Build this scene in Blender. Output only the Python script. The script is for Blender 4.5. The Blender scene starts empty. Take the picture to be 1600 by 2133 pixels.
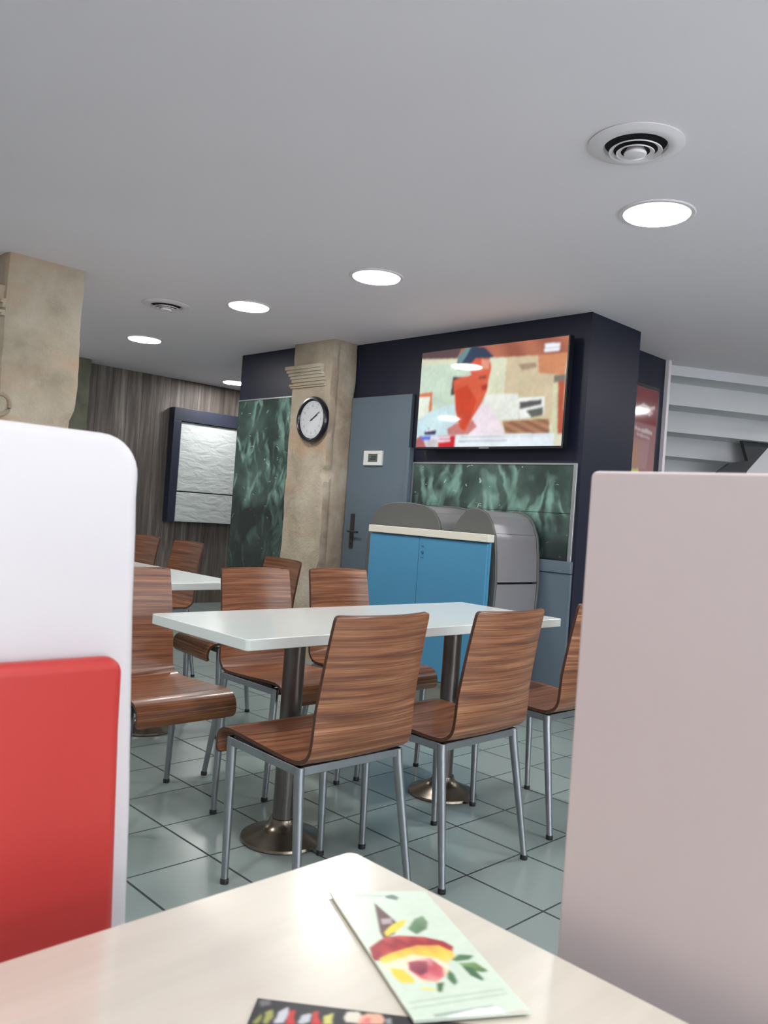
import bpy, bmesh, math, random
import numpy as np
from mathutils import Vector, Matrix, noise

random.seed(7)
PI = math.pi
S = bpy.context.scene
COL = S.collection

# ------------------------------------------------------------------ camera
H_EYE = 1.138
yaw, pitch, roll = 0.797093, 0.00185078, 0.0714765
Fv = Vector((math.cos(yaw)*math.cos(pitch), math.sin(yaw)*math.cos(pitch), math.sin(pitch)))
Rv = Vector((math.sin(yaw), -math.cos(yaw), 0))
Uv = Rv.cross(Fv)
R2 = Rv*math.cos(roll) + Uv*math.sin(roll)
U2 = -Rv*math.sin(roll) + Uv*math.cos(roll)
cd = bpy.data.cameras.new('camera'); cam = bpy.data.objects.new('camera', cd); COL.objects.link(cam)
cam.matrix_world = Matrix(((R2.x, U2.x, -Fv.x, 0), (R2.y, U2.y, -Fv.y, 0), (R2.z, U2.z, -Fv.z, H_EYE), (0, 0, 0, 1)))
cd.sensor_fit = 'HORIZONTAL'; cd.sensor_width = 36.0; cd.lens = 36.0*1715.47/1600.0
cd.clip_start = 0.02; cd.clip_end = 100
cd.dof.use_dof = True; cd.dof.focus_distance = 3.4; cd.dof.aperture_fstop = 14
S.camera = cam

# ------------------------------------------------------------------ world, exposure
S.view_settings.view_transform = 'Standard'
S.view_settings.look = 'None'
S.view_settings.gamma = 1.0
S.view_settings.use_curve_mapping = False
S.view_settings.exposure = 0.0
S.cycles.caustics_reflective = False
LAMP_W = 13.0            # watts of each ceiling downlight
LAMP_COL = (1.0, 0.985, 0.955)
SKY = 6.0
w = bpy.data.worlds.new('overcast_sky'); S.world = w; w.use_nodes = True
wn = w.node_tree.nodes; wn.clear()
wo = wn.new('ShaderNodeOutputWorld'); wb = wn.new('ShaderNodeBackground')
wb.inputs['Color'].default_value = (0.93, 0.95, 1.0, 1); wb.inputs['Strength'].default_value = SKY
w.node_tree.links.new(wb.outputs[0], wo.inputs[0])
HC = 2.42                # ceiling height

# ------------------------------------------------------------------ materials
def srgb(*c):
    return tuple(((v/255.0)/12.92 if v/255.0 <= .04045 else ((v/255.0+.055)/1.055)**2.4) for v in c) + (1.0,)

class NT:
    def __init__(s, name):
        s.m = bpy.data.materials.new(name); s.m.use_nodes = True
        s.t = s.m.node_tree; s.n = s.t.nodes; s.l = s.t.links
        s.b = s.n['Principled BSDF']
    def new(s, t, **kw):
        n = s.n.new(t)
        for k, v in kw.items(): setattr(n, k, v)
        return n
    def link(s, a, b): s.l.new(a, b)
    def coord(s, kind='Object', scale=(1, 1, 1), loc=(0, 0, 0)):
        if kind == 'World':
            src = s.new('ShaderNodeNewGeometry').outputs['Position']
        elif kind == 'UV':
            src = s.new('ShaderNodeTexCoord').outputs['UV']
        else:
            src = s.new('ShaderNodeTexCoord').outputs['Object']
        mp = s.new('ShaderNodeMapping'); mp.inputs['Scale'].default_value = scale; mp.inputs['Location'].default_value = loc
        s.link(src, mp.inputs['Vector']); return mp.outputs['Vector']
    def noise(s, vec, scale=5, detail=4, rough=.5, dist=0):
        n = s.new('ShaderNodeTexNoise'); s.link(vec, n.inputs['Vector'])
        n.inputs['Scale'].default_value = scale; n.inputs['Detail'].default_value = detail
        n.inputs['Roughness'].default_value = rough; n.inputs['Distortion'].default_value = dist
        return n.outputs['Fac']
    def ramp(s, fac, stops, interp='LINEAR'):
        r = s.new('ShaderNodeValToRGB'); s.link(fac, r.inputs['Fac']); r.color_ramp.interpolation = interp
        e = r.color_ramp.elements
        while len(e) < len(stops): e.new(0.5)
        for i, (p, c) in enumerate(stops): e[i].position = p; e[i].color = c
        return r.outputs['Color']
    def mix(s, fac, a, b, mode='MIX'):
        m = s.new('ShaderNodeMix', data_type='RGBA', blend_type=mode)
        for sock, v in ((m.inputs['Factor'], fac), (m.inputs['A'], a), (m.inputs['B'], b)):
            pass
        fs = m.inputs[0]; As = m.inputs[6]; Bs = m.inputs[7]
        for sock, v in ((fs, fac), (As, a), (Bs, b)):
            if hasattr(v, 'links'): s.link(v, sock)
            else: sock.default_value = v
        return m.outputs[2]
    def math(s, op, a, b=None):
        m = s.new('ShaderNodeMath', operation=op)
        for i, v in enumerate((a, b)):
            if v is None: continue
            if hasattr(v, 'links'): s.link(v, m.inputs[i])
            else: m.inputs[i].default_value = v
        return m.outputs[0]
    def sep(s, vec):
        x = s.new('ShaderNodeSeparateXYZ'); s.link(vec, x.inputs[0]); return x.outputs
    def bump(s, h, strength=.3, dist=.01):
        b = s.new('ShaderNodeBump'); b.inputs['Strength'].default_value = strength; b.inputs['Distance'].default_value = dist
        s.link(h, b.inputs['Height']); s.link(b.outputs[0], s.b.inputs['Normal'])
    def base(s, c):
        if hasattr(c, 'links'): s.link(c, s.b.inputs['Base Color'])
        else: s.b.inputs['Base Color'].default_value = c
    def pr(s, rough=.5, metal=0, spec=.5, coat=0):
        s.b.inputs['Roughness'].default_value = rough; s.b.inputs['Metallic'].default_value = metal
        s.b.inputs['Specular IOR Level'].default_value = spec
        s.b.inputs['Coat Weight'].default_value = coat; return s.m

def plain(name, c, rough=.5, metal=0, spec=.5, var=.06, scale=6, coat=0, bump=0, kind='Object'):
    k = NT(name); v = k.coord(kind); f = k.noise(v, scale, 3)
    lo = tuple(x*(1-var) for x in c[:3])+(1,); hi = tuple(min(1, x*(1+var)) for x in c[:3])+(1,)
    k.base(k.ramp(f, [(.3, lo), (.7, hi)]))
    if bump: k.bump(k.noise(v, scale*12, 4), bump, .002)
    return k.pr(rough, metal, spec, coat)

M = {}
M['ceiling'] = plain('ceiling_paint', srgb(246, 236, 243), .75, var=.02, scale=.8, kind='World')
M['white_wall'] = plain('wall_paint', srgb(205, 205, 203), .7, var=.03, scale=1, kind='World')
M['navy'] = plain('navy_paint', srgb(28, 31, 49), .45, var=.05, scale=1.5, kind='World', spec=.35)
M['bluegrey'] = plain('blue_grey_paint', srgb(98, 112, 124), .5, var=.05, scale=1.5, kind='World')
M['slate'] = plain('slate_blue_paint', srgb(44, 49, 66), .45, var=.04, scale=2, kind='World')
M['charcoal'] = plain('charcoal_paint', srgb(40, 42, 52), .5, var=.05, scale=2, kind='World')
M['alu'] = plain('brushed_aluminium', srgb(175, 178, 180), .35, metal=.8, var=.05, scale=30)
M['darkgap'] = plain('dark_seam', srgb(18, 20, 24), .8)
M['white_metal'] = plain('white_enamel', srgb(236, 227, 232), .4, var=.02)
M['vent_dark'] = plain('vent_dark', srgb(20, 20, 26), .9)
M['table_top'] = plain('white_laminate', srgb(222, 228, 226), .16, var=.02, scale=2, spec=.5)
M['plinth'] = plain('grey_plinth', srgb(130, 128, 120), .7)
M['blue'] = plain('blue_laminate', srgb(76, 142, 180), .4, var=.03, scale=2)
M['cream_edge'] = plain('cream_worktop', srgb(222, 218, 204), .4, var=.02)
M['bin_steel'] = plain('satin_steel', srgb(160, 156, 160), .36, metal=.45, var=.05, scale=3)
M['bin_side'] = plain('grey_side_metal', srgb(105, 106, 104), .5, metal=.4, var=.05, scale=3)
M['chair_metal'] = plain('chair_steel', srgb(158, 160, 165), .28, metal=.9, var=.06, scale=12)
M['frame_dark'] = plain('dark_rubber_and_shade', srgb(32, 33, 36), .6)
M['pole'] = plain('table_steel', srgb(112, 106, 104), .33, metal=.85, var=.1, scale=8)
M['base_steel'] = plain('table_base_steel', srgb(125, 116, 105), .25, metal=.9, var=.12, scale=9)
M['black_plastic'] = plain('black_plastic', srgb(17, 18, 26), .3, spec=.5)
M['clock_rim'] = plain('black_clock_rim', srgb(22, 22, 34), .25, spec=.6)
M['white_plastic'] = plain('white_plastic', srgb(228, 228, 224), .4)
M['grey_lcd'] = plain('grey_lcd', srgb(96, 104, 100), .3)
M['partition'] = plain('pale_partition_laminate', srgb(200, 188, 188), .5, var=.02, scale=2.5)
M['booth_white'] = plain('white_booth_laminate', srgb(198, 195, 199), .4, var=.01, scale=2)
M['stair'] = plain('grey_stair_paint', srgb(222, 220, 224), .6, var=.04, scale=2, kind='World')
M['stair_dark'] = plain('stair_dark_grey', srgb(58, 60, 64), .6)
M['paper_edge'] = plain('paper', srgb(215, 225, 210), .6)

# glowing diffuser of the downlights
k = NT('lamp_diffuser'); k.b.inputs['Emission Color'].default_value = (1, .99, .97, 1); k.b.inputs['Emission Strength'].default_value = 9.0
k.base((.9, .9, .9, 1)); M['lamp'] = k.pr(.5)

# red leatherette
k = NT('red_leatherette'); v = k.coord('Object'); k.base(k.ramp(k.noise(v, 3, 2), [(.3, srgb(172, 46, 43)), (.7, srgb(182, 50, 46))]))
k.bump(k.noise(v, 260, 3), .12, .001); M['red'] = k.pr(.42)

# floor tiles
TP = 0.2935
k = NT('floor_tiles')
geo = k.new('ShaderNodeNewGeometry'); xyz = k.sep(geo.outputs['Position'])
def cell(o, off):
    a = k.math('DIVIDE', k.math('SUBTRACT', o, off), TP)
    fr = k.math('FRACT', a); d = k.math('MINIMUM', fr, k.math('SUBTRACT', 1.0, fr))
    return d, k.math('FLOOR', a)
dx, ix = cell(xyz[0], 2.096-20*TP); dy, iy = cell(xyz[1], 1.648-20*TP)
gx = k.math('LESS_THAN', dx, .014); gy = k.math('LESS_THAN', dy, .011)
g = k.math('MAXIMUM', gx, gy)
cmb = k.new('ShaderNodeCombineXYZ'); k.link(ix, cmb.inputs[0]); k.link(iy, cmb.inputs[1])
wnz = k.new('ShaderNodeTexWhiteNoise'); k.link(cmb.outputs[0], wnz.inputs['Vector'])
v = k.coord('World')
tile = k.mix(k.noise(v, 1.1, 1), srgb(138, 152, 149), srgb(150, 163, 160))
tile = k.mix(k.math('MULTIPLY', wnz.outputs['Value'], .35), tile, srgb(128, 142, 140))
speck = k.math('GREATER_THAN', k.noise(v, 160, 2), .66)
tile = k.mix(k.math('MULTIPLY', speck, .0), tile, srgb(90, 105, 105))
k.base(k.mix(g, tile, srgb(52, 62, 64)))
rr = k.math('ADD', k.math('MULTIPLY', g, .5), .24)
k.link(rr, k.b.inputs['Roughness']); k.bump(k.math('SUBTRACT', 1.0, g), .35, .002)
k.b.inputs['Specular IOR Level'].default_value = .5; M['floor'] = k.m

# plywood with zebra grain running across the chair
k = NT('zebrano_plywood')
uv = k.coord('UV', (1.1, 34, 1)); oi = k.new('ShaderNodeObjectInfo')
add = k.new('ShaderNodeVectorMath', operation='ADD'); k.link(uv, add.inputs[0])
cmb = k.new('ShaderNodeCombineXYZ'); k.link(k.math('MULTIPLY', oi.outputs['Random'], 40.0), cmb.inputs[1]); k.link(cmb.outputs[0], add.inputs[1])
n1 = k.noise(add.outputs[0], 1.6, 5, .62, .25)
c1 = k.ramp(n1, [(.30, srgb(84, 48, 32)), (.42, srgb(122, 74, 49)), (.52, srgb(142, 90, 60)), (.64, srgb(164, 112, 80)), (.75, srgb(188, 140, 106))])
uv2 = k.coord('UV', (1.6, 150, 1)); n2 = k.noise(uv2, 1.5, 3, .6, .1)
c1 = k.mix(k.ramp(n2, [(.48, (0, 0, 0, 1)), (.60, (.6, .6, .6, 1))]), c1, srgb(88, 50, 34))
c1 = k.mix(k.ramp(n2, [(.30, (.7, .7, .7, 1)), (.40, (0, 0, 0, 1))]), c1, srgb(196, 148, 112))
k.base(c1); M['zebra'] = k.pr(.33, coat=.1)
M['ply_edge'] = plain('dark_plywood_edge', srgb(78, 48, 34), .5)

# near table: pale wood-effect laminate
k = NT('pale_maple_laminate'); v = k.coord('Object', (1.2, 9, 1)); 
k.base(k.ramp(k.noise(v, 3, 5, .6, .4), [(.3, srgb(206, 201, 188)), (.55, srgb(214, 209, 196)), (.75, srgb(213, 203, 191))]))
k.b.inputs['Coat Roughness'].default_value = .13; M['maple'] = k.pr(.3, coat=1.0)

# wood planks of the far wall
k = NT('grey_wood_planks'); geo = k.new('ShaderNodeNewGeometry'); xyz = k.sep(geo.outputs['Position'])
a = k.math('DIVIDE', xyz[0], .165); fl = k.math('FLOOR', a); fr = k.math('FRACT', a)
wnz = k.new('ShaderNodeTexWhiteNoise', noise_dimensions='1D'); k.link(fl, wnz.inputs['W'])
v = k.coord('World', (16, 16, .9)); n1 = k.noise(v, 1.3, 5, .65, .5)
c = k.ramp(n1, [(.25, srgb(66, 58, 55)), (.5, srgb(112, 103, 98)), (.75, srgb(168, 160, 152))])
c = k.mix(k.math('MULTIPLY', wnz.outputs['Value'], .65), c, srgb(72, 64, 60), 'MIX')
edge = k.math('LESS_THAN', fr, .035); c = k.mix(k.math('MULTIPLY', edge, .7), c, srgb(40, 36, 34))
k.base(c); M['wood_wall'] = k.pr(.6)

# old limestone
k = NT('old_limestone'); v = k.coord('World', (1, 1, 1)); n1 = k.noise(v, 3.2, 5, .6, .3); n2 = k.noise(k.coord('World', (1, 1, 3.2)), 1.4, 2)
c = k.ramp(n1, [(.28, srgb(160, 148, 130)), (.5, srgb(188, 175, 156)), (.72, srgb(204, 194, 178))])
c = k.mix(k.ramp(n2, [(.5, (0, 0, 0, 1)), (.62, (.6, .6, .6, 1))]), c, srgb(190, 156, 128))
k.base(c); k.bump(k.noise(v, 26, 6, .7), .55, .02); M['stone'] = k.pr(.9, spec=.2)
k = NT('pinkish_limestone'); v = k.coord('World'); n1 = k.noise(v, 4, 5, .6, .3)
k.base(k.ramp(n1, [(.28, srgb(150, 130, 112)), (.5, srgb(176, 160, 142)), (.72, srgb(192, 182, 166))])); k.bump(k.noise(v, 22, 6, .7), .55, .02)
M['stone_pink'] = k.pr(.9, spec=.2)
M['stone_green'] = plain('mossy_stone', srgb(112, 112, 98), .9, var=.2, scale=7, spec=.2, kind='World')

# dark green decorative laminate with pale crumpled-foil streaks
k = NT('green_foil_laminate'); P = k.coord('World')
wv = k.noise(P, 3.2, 3, .5, .3)
nv = k.new('ShaderNodeTexNoise'); k.link(P, nv.inputs['Vector']); nv.inputs['Scale'].default_value = 5.0; nv.inputs['Detail'].default_value = 3
sc = k.new('ShaderNodeVectorMath', operation='SCALE'); sc.inputs['Scale'].default_value = .16; k.link(nv.outputs['Color'], sc.inputs[0])
ad = k.new('ShaderNodeVectorMath', operation='ADD'); k.link(P, ad.inputs[0]); k.link(sc.outputs[0], ad.inputs[1])
def streak(rot, s, w, seed):
    mp = k.new('ShaderNodeMapping'); mp.inputs['Rotation'].default_value = (rot, 0, 0); k.link(ad.outputs[0], mp.inputs['Vector'])
    m2 = k.new('ShaderNodeMapping'); m2.inputs['Scale'].default_value = (1, 4.2, .8); m2.inputs['Location'].default_value = (seed, seed*2, seed*3); k.link(mp.outputs[0], m2.inputs['Vector'])
    n = k.noise(m2.outputs[0], s, 2, .5, .1)
    return k.ramp(k.math('ABSOLUTE', k.math('SUBTRACT', n, .5)), [(0, (1, 1, 1, 1)), (w*.5, (.6, .6, .6, 1)), (w, (0, 0, 0, 1))])
m1 = k.ramp(k.noise(P, 4.2, 2), [(.47, (0, 0, 0, 1)), (.62, (1, 1, 1, 1))])
m2_ = k.ramp(k.noise(k.coord('World', (1, 1, 1), (5, 3, 1)), 4.6, 2), [(.47, (0, 0, 0, 1)), (.62, (1, 1, 1, 1))])
s1 = k.mix(1.0, streak(-.35, 1.2, .06, 0), m1, 'MULTIPLY'); s2 = k.mix(1.0, streak(.25, 1.0, .05, 4.3), m2_, 'MULTIPLY')
basec = k.ramp(wv, [(.3, srgb(40, 52, 50)), (.5, srgb(62, 80, 75)), (.7, srgb(92, 116, 108))])
fine = k.noise(k.coord('World', (1, 3, 1)), 34, 3)
c = k.mix(s1, basec, srgb(132, 172, 158)); c = k.mix(s2, c, srgb(142, 182, 170))
c = k.mix(k.math('MULTIPLY', fine, .22), c, srgb(44, 60, 56))
# small arcs of white
vo = k.new('ShaderNodeTexVoronoi', feature='DISTANCE_TO_EDGE'); mp2 = k.new('ShaderNodeMapping'); mp2.inputs['Scale'].default_value = (1, 1, 2.3); mp2.inputs['Rotation'].default_value = (.3, 0, 0)
k.link(ad.outputs[0], mp2.inputs['Vector']); k.link(mp2.outputs[0], vo.inputs['Vector']); vo.inputs['Scale'].default_value = 6
arc = k.math('LESS_THAN', vo.outputs['Distance'], .022)
arc = k.math('MULTIPLY', arc, k.math('GREATER_THAN', k.noise(P, 17, 1), .67))
c = k.mix(k.math('MULTIPLY', arc, .8), c, srgb(190, 214, 205))
# the laminate turns almost black towards the bottom, along a wavy border
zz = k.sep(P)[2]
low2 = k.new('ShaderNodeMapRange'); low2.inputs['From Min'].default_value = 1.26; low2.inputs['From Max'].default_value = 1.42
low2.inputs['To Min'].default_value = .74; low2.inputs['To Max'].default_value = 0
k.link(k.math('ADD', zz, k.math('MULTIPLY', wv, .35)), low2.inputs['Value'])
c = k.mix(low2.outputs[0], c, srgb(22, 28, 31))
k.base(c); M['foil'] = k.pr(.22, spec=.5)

# white rough plaster boards in the sign
k = NT('white_rough_plaster'); v = k.coord('World', (1, 1, 2.6)); k.base(srgb(205, 212, 212)); k.bump(k.noise(v, 5, 4, .5, .6), .55, .03); M['plaster'] = k.pr(.6)

# printed surface fed by the mesh's colours (a print or a screen picture)
def printed(name, emit=0, rough=.35, spec=.5, coat=0):
    k = NT(name); a = k.new('ShaderNodeVertexColor', layer_name='print')
    if emit:
        k.base((.01, .01, .012, 1)); k.link(a.outputs['Color'], k.b.inputs['Emission Color']); k.b.inputs['Emission Strength'].default_value = emit
    else: k.link(a.outputs['Color'], k.b.inputs['Base Color'])
    return k.pr(rough, 0, spec, coat)
M['screen'] = printed('screen_picture', emit=1.05, rough=.04, spec=.6)
M['print_glossy'] = printed('glossy_print', rough=.3)
M['print_poster'] = printed('poster_print', rough=.08, spec=.6)
k = NT('clear_glass'); k.base((.9, .95, .95, 1)); k.b.inputs['Transmission Weight'].default_value = 1; k.b.inputs['IOR'].default_value = 1.02; M['glass'] = k.pr(.0)

# ------------------------------------------------------------------ mesh helpers
def link(name, me, mat, parent=None, loc=None, rotz=None):
    o = bpy.data.objects.new(name, me); COL.objects.link(o)
    for m in (mat if isinstance(mat, (list, tuple)) else [mat]):
        if m is not None: me.materials.append(m)
    if parent is not None: o.parent = parent
    if loc is not None: o.location = loc
    if rotz is not None: o.rotation_euler = (0, 0, rotz)
    return o

class B:
    def __init__(s): s.bm = bmesh.new()
    def box(s, lo, hi, M4=None):
        lo = Vector(lo); hi = Vector(hi); vs = []
        for z in (lo.z, hi.z):
            for x, y in ((lo.x, lo.y), (hi.x, lo.y), (hi.x, hi.y), (lo.x, hi.y)):
                p = Vector((x, y, z)); p = M4 @ p if M4 is not None else p; vs.append(s.bm.verts.new(p))
        for f in ((0, 3, 2, 1), (4, 5, 6, 7), (0, 1, 5, 4), (1, 2, 6, 5), (2, 3, 7, 6), (3, 0, 4, 7)):
            s.bm.faces.new([vs[i] for i in f])
        return s
    def tube(s, pts, rads, n=14, cap=True, square=False):
        pts = [Vector(p) for p in pts]; rings = []
        if not hasattr(rads, '__len__'): rads = [rads]*len(pts)
        for i, p in enumerate(pts):
            d = (pts[min(i+1, len(pts)-1)]-pts[max(i-1, 0)]).normalized()
            a = d.cross(Vector((0, 0, 1)) if abs(d.z) < .9 else Vector((1, 0, 0))).normalized(); b = d.cross(a)
            ring = []
            nn = 4 if square else n
            for j in range(nn):
                t = 2*PI*(j+(.5 if square else 0))/nn; r = rads[i]*(1.414 if square else 1)
                ring.append(s.bm.verts.new(p+a*math.cos(t)*r+b*math.sin(t)*r))
            rings.append(ring)
        for r0, r1 in zip(rings, rings[1:]):
            for j in range(len(r0)): s.bm.faces.new((r0[j], r0[(j+1) % len(r0)], r1[(j+1) % len(r0)], r1[j]))
        if cap: s.bm.faces.new(rings[0][::-1]); s.bm.faces.new(rings[-1])
        return s
    def lathe(s, prof, n=48, c=(0, 0, 0), axis='z', closed=False):
        rings = []
        for r, h in prof:
            if r < 1e-6:
                p = (0, 0, h); ring = [s._ax(p, c, axis)]
            else: ring = [s._ax((r*math.cos(2*PI*j/n), r*math.sin(2*PI*j/n), h), c, axis) for j in range(n)]
            rings.append([s.bm.verts.new(p) for p in ring])
        pr = list(zip(rings, rings[1:]))
        if closed: pr.append((rings[-1], rings[0]))
        for a, b in pr:
            for j in range(n):
                k2 = (j+1) % n
                if len(a) == 1 and len(b) == 1: continue
                if len(a) == 1: s.bm.faces.new((a[0], b[j], b[k2]))
                elif len(b) == 1: s.bm.faces.new((a[j], a[k2], b[0]))
                else: s.bm.faces.new((a[j], a[k2], b[k2], b[j]))
        return s
    def _ax(s, p, c, axis):
        x, y, z = p
        if axis == 'x': x, y, z = z, x, y      # revolve around X
        if axis == '-x': x, y, z = -z, x, y
        if axis == 'y': x, y, z = x, z, y
        return Vector((x+c[0], y+c[1], z+c[2]))
    def prism(s, poly, a, b, f):
        """poly: 2D outline, f(u,v,w)->3D, extruded from w=a to w=b"""
        A = [s.bm.verts.new(f(u, v, a)) for u, v in poly]; Bv = [s.bm.verts.new(f(u, v, b)) for u, v in poly]
        n = len(poly)
        s.bm.faces.new(A[::-1]); s.bm.faces.new(Bv)
        for i in range(n): s.bm.faces.new((A[i], A[(i+1) % n], Bv[(i+1) % n], Bv[i]))
        return s
    def mesh(s, name='mesh', smooth=False):
        bmesh.ops.recalc_face_normals(s.bm, faces=s.bm.faces)
        me = bpy.data.meshes.new(name); s.bm.to_mesh(me); s.bm.free()
        if smooth:
            for p in me.polygons: p.use_smooth = True
        return me

def obj(name, b, mat, parent=None, bevel=0, smooth=False, seg=3, loc=None, rotz=None):
    o = link(name, b.mesh(name, smooth or bevel > 0), mat, parent, loc, rotz)
    if bevel:
        m = o.modifiers.new('bevel', 'BEVEL'); m.width = bevel; m.segments = seg; m.limit_method = 'ANGLE'; m.angle_limit = .6
        m.harden_normals = True
    elif smooth:
        m = o.modifiers.new('split', 'EDGE_SPLIT'); m.split_angle = .7
    return o
def tag(o, label, cat, group=None):
    o['label'] = label; o['category'] = cat
    if group: o['group'] = group
    return o
def thing(name, label, cat, loc=(0, 0, 0), rotz=0, group=None):
    o = bpy.data.objects.new(name, None); COL.objects.link(o); o.empty_display_size = .1
    o.location = loc; o.rotation_euler = (0, 0, rotz); return tag(o, label, cat, group)
def struct(name, b, mat, parent=None, bevel=0):
    o = obj(name, b, mat, parent, bevel=bevel)
    if parent is None: o['kind'] = 'structure'
    return o
def dup(o, parent=None):
    c = o.copy(); COL.objects.link(c)
    if parent is not None: c.parent = parent
    for ch in list(o.children): dup(ch, c)
    return c

# ------------------------------------------------------------------ printing helper
def paint(nu, nv, base, polys, P, blur=1):
    """rasterise coloured polygons (u right, v up, 0..1) onto a grid of colours"""
    img = np.zeros((nv, nu, 3)); img[:] = srgb(*base)[:3]
    U, V = np.meshgrid((np.arange(nu)+.5)/nu, (np.arange(nv)+.5)/nv)
    for key, col in polys:
        pts = P[key] if isinstance(key, str) else key
        ins = np.zeros(U.shape, bool); n = len(pts); j = n-1
        for i in range(n):
            xi, yi = pts[i]; xj, yj = pts[j]
            if yi != yj:
                c = ((yi > V) != (yj > V)) & (U < (xj-xi)*(V-yi)/(yj-yi)+xi); ins ^= c
            j = i
        if callable(col):
            if ins.any(): img[ins] = col(U[ins], V[ins])
        else: img[ins] = srgb(*col)[:3]
    for _ in range(blur):
        pad = np.pad(img, ((1, 1), (1, 1), (0, 0)), 'edge')
        img = (pad[1:-1, 1:-1]*4+pad[:-2, 1:-1]*2+pad[2:, 1:-1]*2+pad[1:-1, :-2]*2+pad[1:-1, 2:]*2+pad[:-2, :-2]+pad[2:, 2:]+pad[:-2, 2:]+pad[2:, :-2])/16
    return img
def mottle(img, amt, step, seed):
    """gentle cloudy unevenness of a picture's own colours"""
    rs = np.random.RandomState(seed); nv, nu = img.shape[:2]
    g = rs.rand(nv//step+3, nu//step+3, 1)*.8+rs.rand(nv//step+3, nu//step+3, 3)*.2; yy = np.arange(nv)/step; xx = np.arange(nu)/step
    y0 = yy.astype(int); x0 = xx.astype(int); fy = (yy-y0)[:, None, None]; fx = (xx-x0)[None, :, None]
    a = g[y0][:, x0]; b = g[y0][:, x0+1]; c = g[y0+1][:, x0]; d = g[y0+1][:, x0+1]
    return img*(1+amt*((a*(1-fx)+b*fx)*(1-fy)+(c*(1-fx)+d*fx)*fy-.5)*2)
def print_mesh(name, img, f, mat, parent=None):
    """grid mesh whose points carry the print; f(u,v)->3D"""
    nv, nu = img.shape[:2]
    vs = [f(i/(nu-1), j/(nv-1)) for j in range(nv) for i in range(nu)]
    fs = [(j*nu+i, j*nu+i+1, (j+1)*nu+i+1, (j+1)*nu+i) for j in range(nv-1) for i in range(nu-1)]
    me = bpy.data.meshes.new(name); me.from_pydata(vs, [], fs)
    at = me.color_attributes.new('print', 'FLOAT_COLOR', 'POINT')
    at.data.foreach_set('color', np.concatenate([img.reshape(-1, 3), np.ones((nu*nv, 1))], 1).astype(np.float32).ravel())
    me.update(); return link(name, me, mat, parent)

# ================================================================== THE SETTING
struct('floor', B().box((-2.6, -2.9, -.1), (9.6, 8.05, 0)), M['floor'])
struct('ceiling', B().box((-2.6, -2.9, HC), (9.6, 8.05, HC+.15)), M['ceiling'])
struct('wall_left', B().box((-2.6, -2.9, 0), (-2.5, 8.05, HC)), M['white_wall'])
struct('wall_right', B().box((9.5, -2.9, 0), (9.6, 8.05, HC)), M['white_wall'])
b = B()                                           # rear wall with the shop window opening
for lo, hi in (((-2.5, 0), (-1.6, HC)), ((4.4, 0), (9.5, HC)), ((-1.6, 0), (4.4, .35)), ((-1.6, 2.25), (4.4, HC))):
    b.box((lo[0], -2.9, lo[1]), (hi[0], -2.8, hi[1]))
struct('wall_rear', b, M['white_wall'])
b = B()
for x in (-1.6, .37, 2.37, 4.34): b.box((x, -2.88, .35), (x+.06, -2.82, 2.25))
for z in (.35, 2.19): b.box((-1.6, -2.88, z), (4.4, -2.82, z+.06))
win = struct('window_1', b, M['alu']); obj('window_pane', B().box((-1.54, -2.854, .41), (4.34, -2.848, 2.19)), M['glass'], win)
struct('wall_far', B().box((3.49, 7.94, 0), (9.5, 8.05, HC)), M['wood_wall'])
struct('wall_far_left', B().box((-2.5, 7.94, 0), (3.49, 8.05, HC)), M['white_wall'])
fp = [(4.235, 2.69), (4.816, 2.69), (4.816, 2.96), (5.69, 2.96), (5.69, 6.05), (4.06, 6.05), (4.06, 5.1), (4.235, 5.1)]
struct('wall_middle', B().prism(fp, 0, HC, lambda u, v, w: (u, v, w)), M['navy'])
struct('trim_1', B().box((4.216, 2.70, 0), (4.235, 4.06, .855)).box((4.206, 2.70, .858), (4.235, 4.06, .93)), M['bluegrey'], bevel=.003)
struct('trim_2', B().box((5.691, 2.93, 0), (5.728, 2.975, HC)), M['white_metal'], bevel=.004)
dr = struct('door_1', B().box((4.205, 4.10, .005), (4.235, 4.735, 2.005)), M['bluegrey'], bevel=.002)
obj('door_frame', B().box((4.19, 4.072, 0), (4.235, 4.102, 1.62)), M['bluegrey'], dr, bevel=.002)
b = B().box((4.197, 4.615, .86), (4.205, 4.655, 1.12)).tube([(4.205, 4.635, .985), (4.16, 4.635, .985)], .008).tube([(4.163, 4.64, .985), (4.163, 4.53, .985)], .008).tube([(4.205, 4.635, .90), (4.19, 4.635, .90)], .01)
obj('door_handle', b, plain('dull_handle', srgb(66, 66, 66), .5, metal=.4), dr)

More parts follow.
